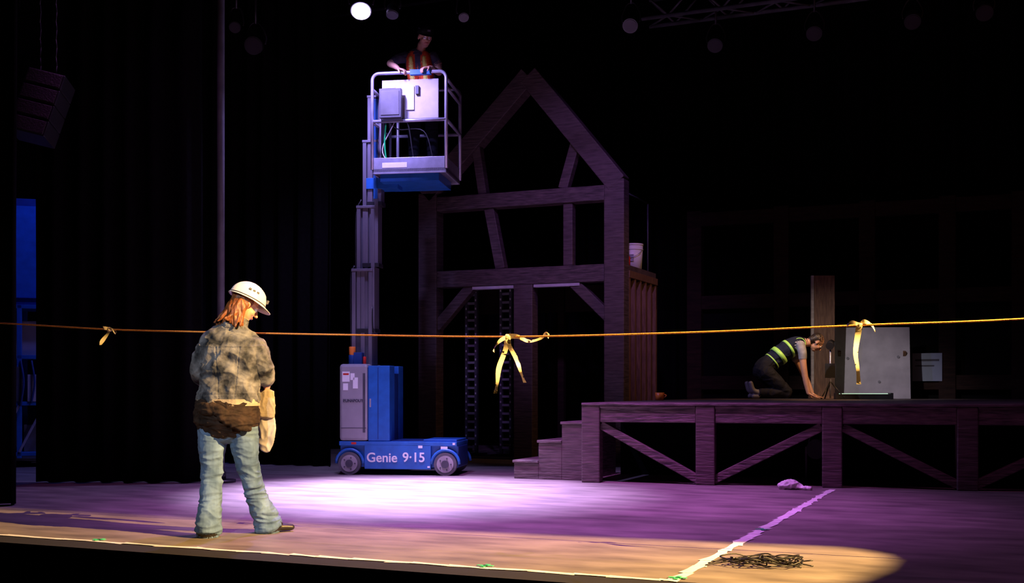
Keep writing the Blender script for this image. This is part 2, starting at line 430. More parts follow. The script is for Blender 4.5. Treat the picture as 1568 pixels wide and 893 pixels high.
def bucket(name,loc):
    b=MB(); b.cyl((0,0,0),(0,0,.34),.13,'white',28,r2=.15); b.cyl((0,0,.335),(0,0,.36),.155,'white',28); b.cyl((0,0,.27),(0,0,.285),.153,'white',28)
    b.box(-.06,.06,-.149,-.14,.1,.2,'tee')
    b.tube([(-.15,0,.28),(-.12,-.12,.2),(0,-.17,.15),(.12,-.12,.2),(.15,0,.28)],.004,'steel'); return b.obj(name,loc=loc)
bucket('plastic_bucket',(-5.0,15.95,2.745))
b=MB(); b.cyl((0,0,0),(0,0,.13),.045,'red'); b.cyl((0,0,.13),(0,0,.145),.03,'red'); b.obj('spray_can',loc=(-4.94,15.5,2.745))
b=MB(); b.cyl((0,0,0),(0,0,.1),.05,'orange',24,r2=.06); b.tube([(.055,0,.08),(.09,0,.06),(.05,0,.03)],.008,'orange'); b.obj('orange_mug',loc=(-4.15,14.4,TOP+.002))

# ------------------------------------------------------------------ back timber wall
b=MB()
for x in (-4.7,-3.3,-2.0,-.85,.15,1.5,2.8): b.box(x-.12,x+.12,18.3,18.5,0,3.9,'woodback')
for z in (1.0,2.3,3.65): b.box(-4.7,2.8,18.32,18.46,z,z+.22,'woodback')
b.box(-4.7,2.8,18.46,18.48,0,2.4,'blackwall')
b.obj('timber_back_wall',bevel=.01)
b=MB(); b.box(-.21,.21,-.003,.003,0,.42,'paperblue'); b.box(-.17,.17,-.005,-.003,.3,.33,'dkgrey'); b.box(-.17,.1,-.005,-.003,.22,.24,'dkgrey')
b.obj('paper_notice',loc=(-1.13,18.29,1.13))

b=MB(); R=Matrix.Rotation(math.radians(-4),4,'X')
b.box(-.55,.55,-.012,.012,0,1.06,'primed',R)
for px,pz in ((-.35,.6),(.38,.62),(.1,.25)): b.cyl(R@V((px,-.013,pz)),R@V((px,-.02,pz)),.02,'tee')
b.box(-.5,-.44,.0,.35,0,.04,'stud'); b.box(.44,.5,.0,.35,0,.04,'stud'); b.beam((-.47,.02,.7),(-.47,.33,.03),.04,.04,'stud'); b.beam((.47,.02,.7),(.47,.33,.03),.04,.04,'stud')
b.obj('primed_scenery_board',loc=(-1.86,17.72,TOP+.004),rz=math.radians(18))
b=MB(); b.box(-.17,.17,-.02,.02,0,1.8,'stud'); b.box(-.17,-.13,-.03,.03,0,1.8,'ply'); b.box(-.17,.17,-.15,.2,0,.04,'stud')
b.beam((0,.02,.9),(0,.19,.04),.05,.04,'stud'); b.obj('wooden_flat',loc=(-2.5,17.2,TOP+.003),rz=math.radians(20),bevel=.003)
b=MB(); b.box(-.4,.4,-.06,.06,0,.075,'fixture'); b.box(-.33,.33,-.05,.05,.074,.082,'glow'); 
for x_ in (-.38,.38): b.box(x_-.02,x_+.02,-.07,.07,0,.09,'fixture')
b.obj('led_batten_light',loc=(-1.9,16.95,TOP+.002),rz=math.radians(20))
b=MB(); b.cyl((0,0,.02),(0,0,.8),.012,'steel'); 
for a in (0,2.1,4.2): b.tube([(0,0,.25),(math.cos(a)*.2,math.sin(a)*.2,.012)],.009,'fixture',smooth=False)
b.cyl((0,-.06,.74),(0,.08,.78),.055,'fixture'); b.box(-.07,.07,-.02,.02,.3,.5,'fixture'); b.obj('light_stand',loc=(-2.28,16.4,TOP+.002))

# ------------------------------------------------------------------ vertical mast lift
LR=math.radians(23.4-8.5)
lift=empty('vertical_mast_lift',(-6.69,12.20,0),LR)
b=MB()
b.box(-.71,.71,-.30,.30,.09,.37,'blue'); 
b.box(-.40,.40,-.35,.35,.07,.36,'blue')
b.box(-.71,.71,-.35,.35,.345,.395,'blue')
b.box(.40,.72,-.29,.29,.10,.34,'bluedark')
b.box(.30,.70,-.30,.30,.395,.42,'blue'); b.box(-.1,.30,-.25,.25,.395,.405,'bluedark')
b.obj('chassis',lift,.02)
b=MB()
for x_ in (-.58,.575):
    for y_ in (-.32,.32):
        sg=-1 if y_<0 else 1
        b.cyl((x_,y_-.045,.135),(x_,y_+.045,.135),.135,'tyre',32)
        b.cyl((x_,y_+sg*.046,.135),(x_,y_+sg*.052,.135),.10,'rim',28)
        b.cyl((x_,y_+sg*.050,.135),(x_,y_+sg*.062,.135),.045,'dkgrey',16)
        for k in range(5):
            a=k*2*math.pi/5; b.cyl((x_+.07*math.cos(a),y_+sg*.05,.135+.07*math.sin(a)),(x_+.07*math.cos(a),y_+sg*.058,.135+.07*math.sin(a)),.009,'dkgrey',8)
b.obj('wheels',lift)
b=MB()
for x_ in (-.58,.575):
    for y_ in (-.35,.35):
        pts=[(x_+.165*math.cos(a),y_,.135+.165*math.sin(a)) for a in [math.pi*k/12 for k in range(13)]]
        b.tube(pts,.018,'blue',smooth=False)
b.obj('wheel_arches',lift)
b=MB()
b.box(-.71,-.36,-.35,-.12,.40,1.31,'grey'); b.box(-.71,-.36,.12,.35,.40,1.31,'grey')
b.box(-.69,-.36,-.12,.12,.40,.9,'grey')
b.obj('cabinet_cover',lift,.035)
b=MB(); b.box(-.36,-.10,-.33,-.10,.40,1.29,'blue'); b.box(-.36,-.10,.10,.33,.40,1.29,'blue'); b.box(-.30,-.10,-.1,.1,.4,1.2,'bluedark')
b.box(-.245,-.235,-.336,-.325,.42,1.27,'bluedark'); b.box(-.365,-.355,-.345,-.3,.42,1.27,'bluedark')
b.box(-.345,-.325,-.34,-.32,.8,.9,'steel'); b.obj('blue_housing',lift,.02)
b=MB()
b.box(-.67,-.58,-.353,-.350,1.10,1.22,'label'); b.box(-.57,-.52,-.353,-.350,1.12,1.20,'label'); b.box(-.66,-.60,-.3535,-.351,1.0,1.08,'label')
b.box(-.54,-.48,-.353,-.350,1.02,1.15,'label'); b.box(-.66,-.59,-.3545,-.353,1.18,1.20,'red')
b.box(-.69,-.38,-.353,-.350,.55,.557,'dkgrey'); b.box(-.42,-.39,-.353,-.350,.50,1.2,'dkgrey')
b.box(.52,.60,-.353,-.349,.30,.34,'label'); b.box(-.56,-.50,-.353,-.349,.36,.385,'red'); b.box(.25,.30,-.353,-.349,.32,.35,'label'); b.box(.66,.69,-.353,-.349,.36,.385,'label')
b.box(.36,.39,-.353,-.349,.09,.11,'label')
b.obj('decals',lift)
def text(body,size,loc,parent,mname,name):
    cu=bpy.data.curves.new(name,'FONT'); cu.body=body; cu.size=size; cu.extrude=.002; cu.offset=.0025
    o=bpy.data.objects.new(name,cu); scene.collection.objects.link(o); o.parent=parent; o.location=loc; o.rotation_euler=(math.pi/2,0,0)
    cu.materials.append(M[mname]); return o
text('Genie',.155,(-.375,-.353,.155),lift,'label','side_lettering'); text('9·15',.155,(.06,-.353,.16),lift,'label','side_number')
text('RUNABOUT',.045,(-.66,-.3535,.86),lift,'dkgrey','cover_lettering')
b=MB()
secs=[(-.62,-.37,.45,2.46,.13),(-.565,-.345,1.69,3.22,.11),(-.495,-.305,2.48,4.01,.095),(-.44,-.27,3.22,4.55,.08)]
for (x0,x1,z0,z1,hw) in secs:
    wx=(x1-x0)
    b.box(x0,x0+.045,-hw,hw,z0,z1,'alu'); b.box(x1-.045,x1,-hw,hw,z0,z1,'alu')
    b.box(x0+.03,x1-.03,-hw*.55,hw*.55,z0+.01,z1-.01,'dkgrey')
    b.box(x0+wx*.42,x0+wx*.62,-hw*.85,hw*.85,z0,z1,'alu')
    b.box(x0-.006,x1+.006,-hw-.006,hw+.006,z1-.03,z1,'alu'); b.box(x0-.004,x1+.012,-hw-.008,hw+.008,z0,z0+.05,'fixture')
b.obj('mast',lift,.003)
b=MB()
b.tube([(-.63,-.1,1.2),(-.64,-.1,2.3),(-.60,-.08,2.5)],.012,'cable'); b.tube([(-.58,-.09,2.3),(-.575,-.09,3.1),(-.52,-.06,3.3)],.01,'cable')
b.tube([(-.37,-.12,2.0),(-.36,-.13,1.75),(-.33,-.12,1.69)],.008,'cable')
b.obj('mast_cables',lift)
b=MB(); b.cyl((-.60,-.17,1.42),(-.60,-.17,1.52),.04,'orange'); b.cyl((-.60,-.17,1.3),(-.60,-.17,1.42),.045,'bluedark'); b.box(-.57,-.47,-.22,-.10,1.3,1.45,'bluedark')
b.cyl((-.44,-.2,1.3),(-.44,-.2,1.4),.02,'red'); b.obj('beacon',lift,.004)
cg=(-.31,.58,-.33,.50); x0,x1,y0,y1=cg
b=MB()
b.box(x0,x1,y0,y1,3.57,3.61,'alu'); b.box(x0,x1,y0,y0+.02,3.55,3.74,'steel'); b.box(x0,x1,y1-.02,y1,3.55,3.74,'steel'); b.box(x1-.02,x1,y0,y1,3.55,3.74,'steel'); b.box(x0,x0+.02,y0,y1,3.55,3.74,'steel')
b.box(x0+.08,x1-.1,y0+.06,y1-.06,3.47,3.57,'blue'); b.box(x0-.14,x0+.25,-.1,.14,3.42,3.55,'blue'); b.box(x0-.05,x0,-.1,.14,3.3,4.5,'blue')
b.box(x0+.12,x0+.42,y0-.004,y0,3.62,3.68,'label')
b.obj('cage_floor',lift,.006)
b=MB(); r=.02; ZT=4.735
def ro(pts): b.tube(pts,r,'steel',seg=12,smooth=False)
def arc(cx,cz,rr,a0,a1,y): return [(cx+rr*math.cos(a0+(a1-a0)*k/6),y,cz+rr*math.sin(a0+(a1-a0)*k/6)) for k in range(7)]
for y_ in (y0,y1):
    ro([(x0,y_,3.6)]+arc(x0+.08,ZT-.08,.08,math.pi,math.pi/2,y_)+arc(x1-.08,ZT-.08,.08,math.pi/2,0,y_)+[(x1,y_,3.6)])
    ro([(x0,y_,4.17),(x1,y_,4.17)])
for x_ in (x1,x0):
    ro([(x_,y0,4.55),(x_,y1,4.55)]); ro([(x_,y0,4.17),(x_,y1,4.17)])
ro([(x1,y0+.02,4.655),(x1,y1-.02,4.655)])
ro([(x0+.1,y1,3.6),(x0+.1,y1,4.7)])
b.obj('guard_rails',lift)
b=MB(); b.box(-.20,.48,y0+.03,y0+.06,4.20,4.66,'palegrey'); b.box(-.20,.06,y0-.1,y0-.025,4.19,4.53,'dkgrey'); b.box(-.18,.04,y0-.107,y0-.098,4.22,4.5,'tyre')
b.box(.09,.19,y0+.015,y0+.03,4.30,4.58,'white'); b.box(.21,.25,y0+.0,y0+.03,4.48,4.58,'dkgrey'); b.box(.15,.40,y0-.03,y0+.03,4.70,4.76,'blue'); b.box(-.16,.0,y0-.105,y0-.10,4.53,4.57,'steel')
b.obj('control_panel',lift,.008)
b=MB(); b.tube([(.05,y0,4.2),(.12,y0+.02,4.12),(.16,y0+.05,3.85),(.19,y0+.06,3.64)],.009,'cable'); b.tube([(-.15,y0+.02,4.15),(-.17,y0+.04,3.9),(-.14,y0+.05,3.63)],.010,'green')
b.tube([(-.1,y0+.02,4.16),(0,y0+.05,4.08),(.3,y0+.05,4.05),(.42,y0+.05,3.7)],.007,'cable'); b.tube([(-.05,y0+.03,4.16),(-.2,y0+.05,3.85),(-.1,y0+.06,3.65)],.006,'white')
b.obj('cage_cables',lift)

# ------------------------------------------------------------------ lift worker
def rotm(loc, yaw, pitch, roll=0):
    return Matrix.Translation(loc) @ Matrix.Rotation(yaw,4,'Z') @ Matrix.Rotation(pitch,4,'X') @ Matrix.Rotation(roll,4,'Y')
def hardhat(name, mtx, m, parent):
    b=MB(); i=b.mi(m); N=40; rows=12; rings=[]
    for r in range(rows+1):
        ph=math.pi/2*r/rows
        ring=[]
        for k in range(N):
            a=2*math.pi*k/N; cr=math.cos(ph)
            x=.107*cr*math.cos(a); y=.132*cr*math.sin(a); zz=.118*math.sin(ph)
            if abs(x)<.014 and r<rows: zz+=.006; y*=1.03
            if .035<abs(x)<.05 and r>3: zz+=.004
            ring.append(b.bm.verts.new((x,y,zz)))
        rings.append(ring)
    br=[]
    for k in range(N):
        a=2*math.pi*k/N; fr=max(0,-math.sin(a))
        e=.012+.045*fr**2
        br.append(b.bm.verts.new(((.107+e*.6)*math.cos(a),(.132+e)*math.sin(a),-.008-.014*fr)))
    for k in range(N):
        f=b.bm.faces.new((br[k],br[(k+1)%N],rings[0][(k+1)%N],rings[0][k])); f.smooth=True; f.material_index=i
    for r in range(rows):
        for k in range(N):
            vs=(rings[r][k],rings[r][(k+1)%N],rings[r+1][(k+1)%N],rings[r+1][k])
            f=b.bm.faces.new(vs); f.smooth=True; f.material_index=i
    bmesh.ops.remove_doubles(b.bm,verts=b.bm.verts,dist=.0005)
    for k in (-1,1):
        for q in (-.02,.01,.04): b.box(k*.092-.006,k*.092+.006,q-.008,q+.008,.05,.062,'dkgrey')
    b.box(-.02,.02,-.139,-.125,.035,.06,'dkgrey')
    b.tube([(.108*math.cos(2*math.pi*k/30),.134*math.sin(2*math.pi*k/30),.004) for k in range(31)],.0035,'dkgrey',seg=6,smooth=False)
    o=b.obj(name,parent); o.matrix_local=mtx
    md=o.modifiers.new('s','SOLIDIFY'); md.thickness=.003
    return o
lw=empty('lift_worker',(-6.69,12.20,0),LR)
S=Sculpt()
S.loft([(.20,.10,4.50),(.21,.06,4.62),(.21,0,4.78),(.20,-.06,4.93),(.20,-.09,5.0),(.22,-.11,5.055)],[(.16,.11),(.15,.11),(.165,.115),(.175,.11),(.14,.09),(.06,.06)],'darktee')
S.loft([(.20,.10,4.55),(.20,.10,4.42)],[(.165,.115),(.16,.12)],'pants')
S.loft([(.11,.10,4.45),(.10,.06,4.1),(.09,.1,3.72)],[.09,.072,.055],'pants'); S.loft([(.30,.10,4.45),(.32,.08,4.1),(.32,.12,3.72)],[.09,.072,.055],'pants')
for sx,sy in ((.09,.1),(.32,.12)): S.loft([(sx,sy+.05,3.655),(sx,sy-.06,3.65),(sx,sy-.14,3.64)],[.045,.045,.035],'shoe')
S.loft([(.04,-.08,4.99),(-.05,-.14,4.95),(-.10,-.19,4.90)],[.062,.055,.048],'darktee'); S.loft([(-.08,-.17,4.92),(-.125,-.22,4.88),(-.04,-.31,4.82),(.00,-.33,4.79)],[.042,.038,.032,.026],'skin')
S.hand((.0,-.325,4.785),(.8,-.25,-.25),(0,.1,-1),-1,0.75)
S.loft([(.36,-.08,4.99),(.43,-.08,4.88)],[.062,.05],'darktee'); S.loft([(.42,-.08,4.9),(.45,-.12,4.78),(.40,-.26,4.79),(.37,-.30,4.79)],[.045,.04,.03,.026],'skin')
S.hand((.37,-.30,4.795),(-.5,-.5,-.2),(0,.1,-1),1,0.75)
S.loft([(.22,-.10,5.03),(.25,-.14,5.12)],[.055,.052],'skin')
HM=rotm((.29,-.17,5.19),math.radians(32),math.radians(22)); S.head(HM)
S.loft([(.13,-.03,4.52),(.13,-.06,4.70),(.12,-.115,4.93),(.13,-.13,5.01)],[(.072,.085),(.072,.085),(.065,.075),(.04,.05)],'vest'); S.loft([(.28,-.03,4.52),(.29,-.06,4.70),(.29,-.115,4.93),(.28,-.13,5.01)],[(.072,.085),(.072,.085),(.065,.075),(.04,.05)],'vest')
S.loft([(.14,-.125,4.58),(.13,-.14,4.75),(.12,-.19,4.95)],[(.02,.018)]*3,'yellow'); S.loft([(.29,-.12,4.58),(.29,-.14,4.75),(.28,-.19,4.95)],[(.02,.018)]*3,'yellow')
S.build('body',lw,{'skin':'skin','vest':'vest','darktee':'darktee','pants':'pants','shoe':'shoe','yellow':'yellow','lips':'lips','eye':'eye','iris':'iris'},.0065,2,
        lambda c,t: fold(c,9,9,14,.006) if t in('vest','pants','darktee') else 0)
hardhat('cap',HM@Matrix.Translation((0,.005,.045))@Matrix.Scale(.88,4),'fixture',lw)

# ------------------------------------------------------------------ standing woman
CR=math.radians(23.4)
wm=empty('standing_woman',(-4.93,6.56,0),CR)
S=Sculpt()
S.loft([(-.05,.0,.97),(-.055,-.0,.87),(-.06,-.0,.78),(-.06,0,.72)],[(.165,.115),(.195,.135),(.205,.14),(.175,.115)],'jeans')
S.loft([(-.155,0,.78),(-.16,-.01,.60),(-.158,-.02,.45),(-.160,-.05,.26),(-.165,-.08,.10),(-.166,-.085,.04)],[(.100,.115),(.088,.102),(.070,.082),(.068,.08),(.080,.093),(.085,.104)],'jeans')
S.loft([(.045,0,.78),(.062,.02,.60),(.082,.045,.45),(.125,.09,.26),(.180,.15,.10),(.195,.165,.045)],[(.105,.115),(.089,.102),(.070,.082),(.068,.08),(.085,.094),(.096,.110)],'jeans')
S.loft([(-.16,-.14,.03),(-.16,.0,.035),(-.15,.10,.03)],[(.042,.026),(.045,.032),(.036,.024)],'shoe')
S.loft([(.18,.12,.035),(.26,.19,.035),(.345,.24,.028)],[(.042,.032),(.045,.03),(.036,.022)],'shoe')
S.loft([(0,.0,1.40),(.015,.01,1.47),(.035,.015,1.53)],[.06,.05,.048],'skin')
S.loft([(-.04,0,.95),(-.03,0,1.15),(-.02,0,1.35)],[(.14,.1),(.15,.1),(.13,.08)],'cream')
S.loft([(-.11,.22,1.12),(-.06,.27,1.11)],[.03,.026],'skin'); S.hand((-.06,.265,1.11),(.9,.3,-.1),(0,-.3,1),-1,.55)
S.loft([(.17,.2,1.08),(.16,.25,1.04)],[.03,.026],'skin'); S.hand((.165,.245,1.045),(-.1,.5,-.9),(-.6,.2,0),1,.6)
HM=rotm((.062,.03,1.60),math.radians(122),math.radians(32)); S.head(HM)
def wd(c,t):
    if t!='jeans': return 0
    k = .010 if c.z<.55 else .006
    return fold(c,7,7,17,k)+fold(c,18,18,30,.002)
S.build('body',wm,{'skin':'skin','jeans':'jeans','shoe':'shoe','cream':'cream','lips':'lips','eye':'eye','iris':'iris'},.005,3,wd)
S=Sculpt()
S.loft([(-.05,0,.955),(-.045,0,1.02),(-.035,0,1.12),(-.025,0,1.25),(-.018,.0,1.33),(-.012,.01,1.385),(-.004,.01,1.425),(.003,.01,1.46)],[(.205,.150),(.20,.150),(.198,.148),(.212,.145),(.215,.130),(.185,.110),(.125,.085),(.08,.072)],'j')
S.loft([(-.05,0,.945),(-.05,0,.985)],[(.212,.152),(.212,.154)],'j')
S.loft([(-.150,0,1.325),(-.205,.0,1.24),(-.240,.02,1.13),(-.22,.10,1.10),(-.15,.20,1.12)],[.078,.074,.065,.056,.044],'j')
S.loft([(.118,.0,1.325),(.160,.0,1.24),(.185,.03,1.13),(.19,.09,1.10),(.165,.19,1.09)],[.078,.074,.064,.054,.044],'j')
S.loft([(-.01,.005,1.44),(.005,.005,1.48)],[(.088,.082),(.074,.07)],'j')
def jk(c,t):
    d=fold(c,6.5,6.5,8,.015)+fold(c,15,15,19,.005)
    if c.y<-.03 and c.z<1.34:
        if abs(c.z-(1.305+.15*(c.x+.02)**2))<.006: d+=.0035
        if c.z<1.305 and abs(c.x)<.2:
            for xs_ in (-.10+.06*(1.305-c.z), .06-.10*(1.305-c.z)):
                if abs(c.x-xs_)<.004: d-=.003
    if 0.97<c.z<0.985: d-=.003
    return d
S.build('denim_jacket',wm,{'j':'denimjkt'},.0045,2,jk)
S=Sculpt()
S.loft([(-.055,0,.925),(-.06,0,.85),(-.062,0,.785)],[(.212,.158),(.222,.165),(.222,.165)],'b')
S.loft([(-.13,-.16,.90),(-.06,-.18,.86),(-.02,-.175,.82),(.06,-.16,.79),(.13,-.12,.78)],[(.03,.016),(.04,.02),(.04,.018),(.05,.018),(.05,.018)],'b',ref=(0,0,1))
S.loft([(-.24,-.08,.90),(-.17,-.145,.88),(-.10,-.175,.88)],[(.035,.016),(.04,.018),(.03,.016)],'b',ref=(0,0,1))
S.build('tied_shirt',wm,{'b':'brown'},.005,2,lambda c,t: fold(c,9,9,26,.008)+fold(c,20,20,40,.003))
b=MB(); b.mats=['cream']; N=60
for k in range(N):
    a0=2*math.pi*k/N; a1=2*math.pi*(k+1)/N
    rr=lambda a:1+.02*math.sin(a*9)
    b.quad([(-.052+.216*rr(a)*math.cos(a),.162*rr(a)*math.sin(a),z_) for a,z_ in ((a0,.90),(a1,.90),(a1,.946),(a0,.946))],'cream')
b.obj('shirt_hem',wm)
S=Sculpt(); f=lambda p: HM@V(p)
S.ball((0,.028,.025),(.083,.09,.09),'h',HM); S.ball((0,.05,-.04),(.078,.06,.08),'h',HM)
rnd=random.Random(3)
for k in range(60):
    a=rnd.uniform(-1.75,1.75); rx=.078*math.sin(a); ry=.02+.075*math.cos(a)
    top=f((rx,ry,.0)); mid=f((rx*1.12,ry*1.15,-.06))
    end=V((top.x*.9-.03+rnd.uniform(-.10,.03), top.y-.03+rnd.uniform(-.03,.03), 1.47+rnd.uniform(-.04,.03)))
    mid=(mid+V((mid.x-.01,mid.y,1.53)))/2
    S.loft([top,mid,end],[.014,.015,rnd.uniform(.005,.010)],'h',seg=8)
S.build('hair',wm,{'h':'auburn'},.005,1,lambda c,t: .005*noise.noise(V((c.x*55,c.y*55,c.z*6))))
hardhat('hard_hat',HM@Matrix.Translation((0,.008,.042))@Matrix.Rotation(math.radians(-6),4,'X'),'white',wm)
S=Sculpt()
S.loft([(.17,.19,1.0),(.175,.19,.90),(.17,.19,.82)],[(.055,.012),(.06,.014),(.058,.012)],'c'); 
S.loft([(.17,.21,.86),(.175,.21,.72),(.165,.21,.62),(.15,.21,.575)],[(.05,.010),(.06,.012),(.050,.012),(.03,.01)],'s')
S.build('cloths_in_hand',wm,{'c':'cream','s':'sheet'},.005,1,lambda c,t: fold(c,14,14,9,.006))

# ------------------------------------------------------------------ kneeling worker
kw=empty('kneeling_worker',(-2.79,15.68,TOP+.012),CR)
S=Sculpt()
for y_ in (-.11,.11):
    S.loft([(-.27,y_,.36),(-.12,y_*1.2,.22),(.02,y_*1.3,.085)],[.105,.088,.065],'pants')
    S.loft([(.02,y_*1.3,.08),(-.18,y_*1.2,.085),(-.36,y_*1.1,.09)],[.066,.062,.045],'pants')
    S.loft([(-.36,y_*1.1,.085),(-.44,y_*1.1,.12),(-.475,y_*1.1,.22)],[(.042,.04),(.046,.035),(.04,.03)],'shoe',ref=(0,1,0))
    S.loft([(-.37,y_*1.1,.045),(-.44,y_*1.1,.04)],[.035,.03],'shoe')
S.loft([(-.30,0,.36),(-.25,0,.44),(-.15,0,.52)],[(.17,.125),(.165,.125),(.15,.11)],'pants',ref=(0,1,0))
S.loft([(-.17,0,.50),(-.05,0,.60),(.08,0,.69),(.19,0,.745),(.27,0,.765)],[(.155,.115),(.16,.12),(.175,.12),(.165,.10),(.07,.065)],'navy',ref=(0,1,0))
S.loft([(.26,0,.755),(.34,0,.765)],[.058,.055],'skin')
for y_ in (-.17,.17):
    S.loft([(.18,y_,.73),(.20,y_*1.15,.62),(.205,y_*1.15,.54)],[.065,.058,.054],'tee')
    xo=.0 if y_<0 else .14
    S.loft([(.205,y_*1.15,.57),(.215+xo*.4,y_*1.18,.44),(.25+xo*.8,y_*1.1,.24),(.285+xo,y_*1.05,.085)],[.047,.043,.037,.028],'skin')
    S.hand((.285+xo,y_*1.05,.075),(.8,0,-.42),(-.42,0,-1),1 if y_<0 else -1,-.20)
KM=Matrix.Translation((.44,0,.76)) @ Matrix.Rotation(math.radians(90),4,'Z') @ Matrix.Rotation(math.radians(52),4,'X')
S.head(KM)
S.ball((0,.03,.035),(.085,.092,.09),'hair',KM); S.ball((0,.065,-.02),(.07,.06,.07),'hair',KM)
S.build('body',kw,{'skin':'skin','pants':'pants','shoe':'greyshoe','navy':'navy','tee':'tee','hair':'darkhair','lips':'lips','eye':'eye','iris':'iris'},.0065,2,
        lambda c,t: fold(c,9,9,9,.008) if t in('navy','pants') else 0)
def ringband(name,c,ax,ry,rn,w,m,parent,yax=(0,1,0)):
    b=MB(); i=b.mi(m); c=V(c); ax=V(ax).normalized(); yv=V(yax); yv=(yv-ax*yv.dot(ax)).normalized(); n=yv.cross(ax).normalized(); N=36; vs=[]
    for k in range(N):
        a=2*math.pi*k/N; p=c+yv*ry*math.cos(a)+n*rn*math.sin(a)
        vs.append((b.bm.verts.new(p+ax*w/2),b.bm.verts.new(p-ax*w/2)))
    for k in range(N):
        q=vs[(k+1)%N]; fc=b.bm.faces.new((vs[k][0],vs[k][1],q[1],q[0])); fc.smooth=True; fc.material_index=i
    o=b.obj(name,parent); md=o.modifiers.new('s','SOLIDIFY'); md.thickness=.008
ringband('vest_band',(-.07,0,.585),(.75,0,.6),.176,.136,.06,'lime',kw)
ringband('vest_chest_band',(.06,0,.675),(.75,0,.45),.184,.132,.035,'lime',kw)
ringband('vest_hem',(-.16,0,.51),(.75,0,.6),.165,.125,.018,'lime',kw)
ringband('vest_armhole_near',(.175,-.145,.735),(.25,.75,-.35),.082,.088,.035,'lime',kw,(1,0,0))
ringband('vest_armhole_far',(.175,.145,.735),(.25,-.75,-.35),.082,.088,.035,'lime',kw,(1,0,0))

# ------------------------------------------------------------------ rope barrier
rope=empty('rope_barrier')
RP=[(-8.6,1.60),(-7.5,1.549),(-6.35,1.474),(-5.54,1.44),(-4.3,1.395),(-3.0,1.358),(-1.8,1.362),(-.76,1.385),(.07,1.40),(1.6,1.47)]
b=MB(); b.tube([(x_,6.87,z_) for x_,z_ in RP],.0062,'rope',seg=8); b.obj('rope',rope)
for x_,z_ in ((-8.6,1.6),(1.6,1.47)):
    b=MB(); b.cyl((x_,6.87,0.02),(x_,6.87,z_+.06),.02,'fixture'); b.cyl((x_,6.87,0),(x_,6.87,.03),.16,'fixture',28); b.cyl((x_,6.87,z_+.05),(x_,6.87,z_+.1),.035,'fixture'); b.obj('stanchion',rope)
R_=V((.9178,.3971,0))
def rib(c,segs,name):
    b=MB(); c=V(c)
    for pts,w,sd in segs:
        b.strip([c+R_*p[0]+V((0,p[2] if len(p)>2 else 0,p[1])) for p in pts],w,'caution',side=sd)
    ret=bmesh.ops.create_icosphere(b.bm,subdivisions=2,radius=.017,matrix=Matrix.Translation(c))
    for v in ret['verts']:
        v.co+=V((noise.noise(v.co*80)*.01,0,noise.noise(v.co*90)*.008))
    return b.obj(name,rope,recalc=False)
S1=tuple(R_); SZ=(0,0,1)
rib((-3.0,6.86,1.358),[([(0,0),(-.02,-.08,.02),(-.055,-.2,.0),(-.075,-.30,.02),(-.085,-.37,.01)],.046,S1),
    ([(.0,0),(.02,-.06,-.02),(.055,-.15,.01),(.085,-.23,0),(.105,-.30,.02)],.040,S1),
    ([(0,0),(-.04,-.03,-.03),(-.09,-.08,0),(-.085,-.10,0)],.026,SZ),
    ([(0,.0),(.07,.0,-.02),(.14,-.03,0),(.21,-.01,.02),(.25,.02,0),(.27,.0,0)],.034,SZ)],'tape_bow_middle')
rib((-.79,6.86,1.384),[([(0,0),(-.012,-.06,.01),(-.022,-.16,-.01),(-.012,-.25,.01),(-.005,-.34,0)],.042,S1),
    ([(0,0),(.03,.02,-.02),(.07,.0,0),(.09,-.035,0)],.028,SZ),([(0,0),(-.04,.015,-.02),(-.075,.0,0)],.024,SZ)],'tape_bow_right')
rib((-6.33,6.86,1.473),[([(0,0),(-.02,-.03,.01),(-.05,-.08,0),(-.07,-.12,0)],.040,S1),([(0,0),(-.03,.01,-.02),(-.05,.0,0)],.03,SZ),([(0,0),(.03,.0,-.02),(.05,-.03,0)],.03,SZ)],'tape_bow_left')

b=MB(); rnd=random.Random(11)
for k in range(7):
    pts=[]; a=rnd.uniform(0,6.28); cx=rnd.uniform(-.1,.12); cy=rnd.uniform(-.04,.04)
    for j in range(15):
        a+=rnd.uniform(.35,.9); rr=rnd.uniform(.5,1.1)
        pts.append((cx+rr*.2*math.cos(a),cy+rr*.12*math.sin(a),.008+rnd.uniform(0,.05)))
    b.tube(pts,.0042,'cable',seg=6)
for e in ((-.30,.05),(-.33,-.03),(.28,-.07),(.2,-.12),(-.2,.12),(-.27,.11)):
    b.tube([(e[0]*.3,e[1]*.3,.03),(e[0]*.7,e[1]+.02,.02),(e[0],e[1],.006)],.0042,'cable',seg=6)
b.obj('tangled_cable_pile',loc=(-1.31,6.65,0),rz=CR)
S=Sculpt(); S.loft([(-.1,0,.03),(0,.0,.05),(.1,.02,.03)],[(.05,.03),(.07,.045),(.04,.02)],'c',ref=(0,1,0)); S.loft([(.05,0,.02),(.2,-.02,.018)],[(.04,.015),(.03,.012)],'c',ref=(0,1,0))
ce=empty('crumpled_cloth',(-2.03,11.78,0)); S.build('cloth',ce,{'c':'rag'},.007,1,lambda c,t: fold(c,20,20,20,.012))

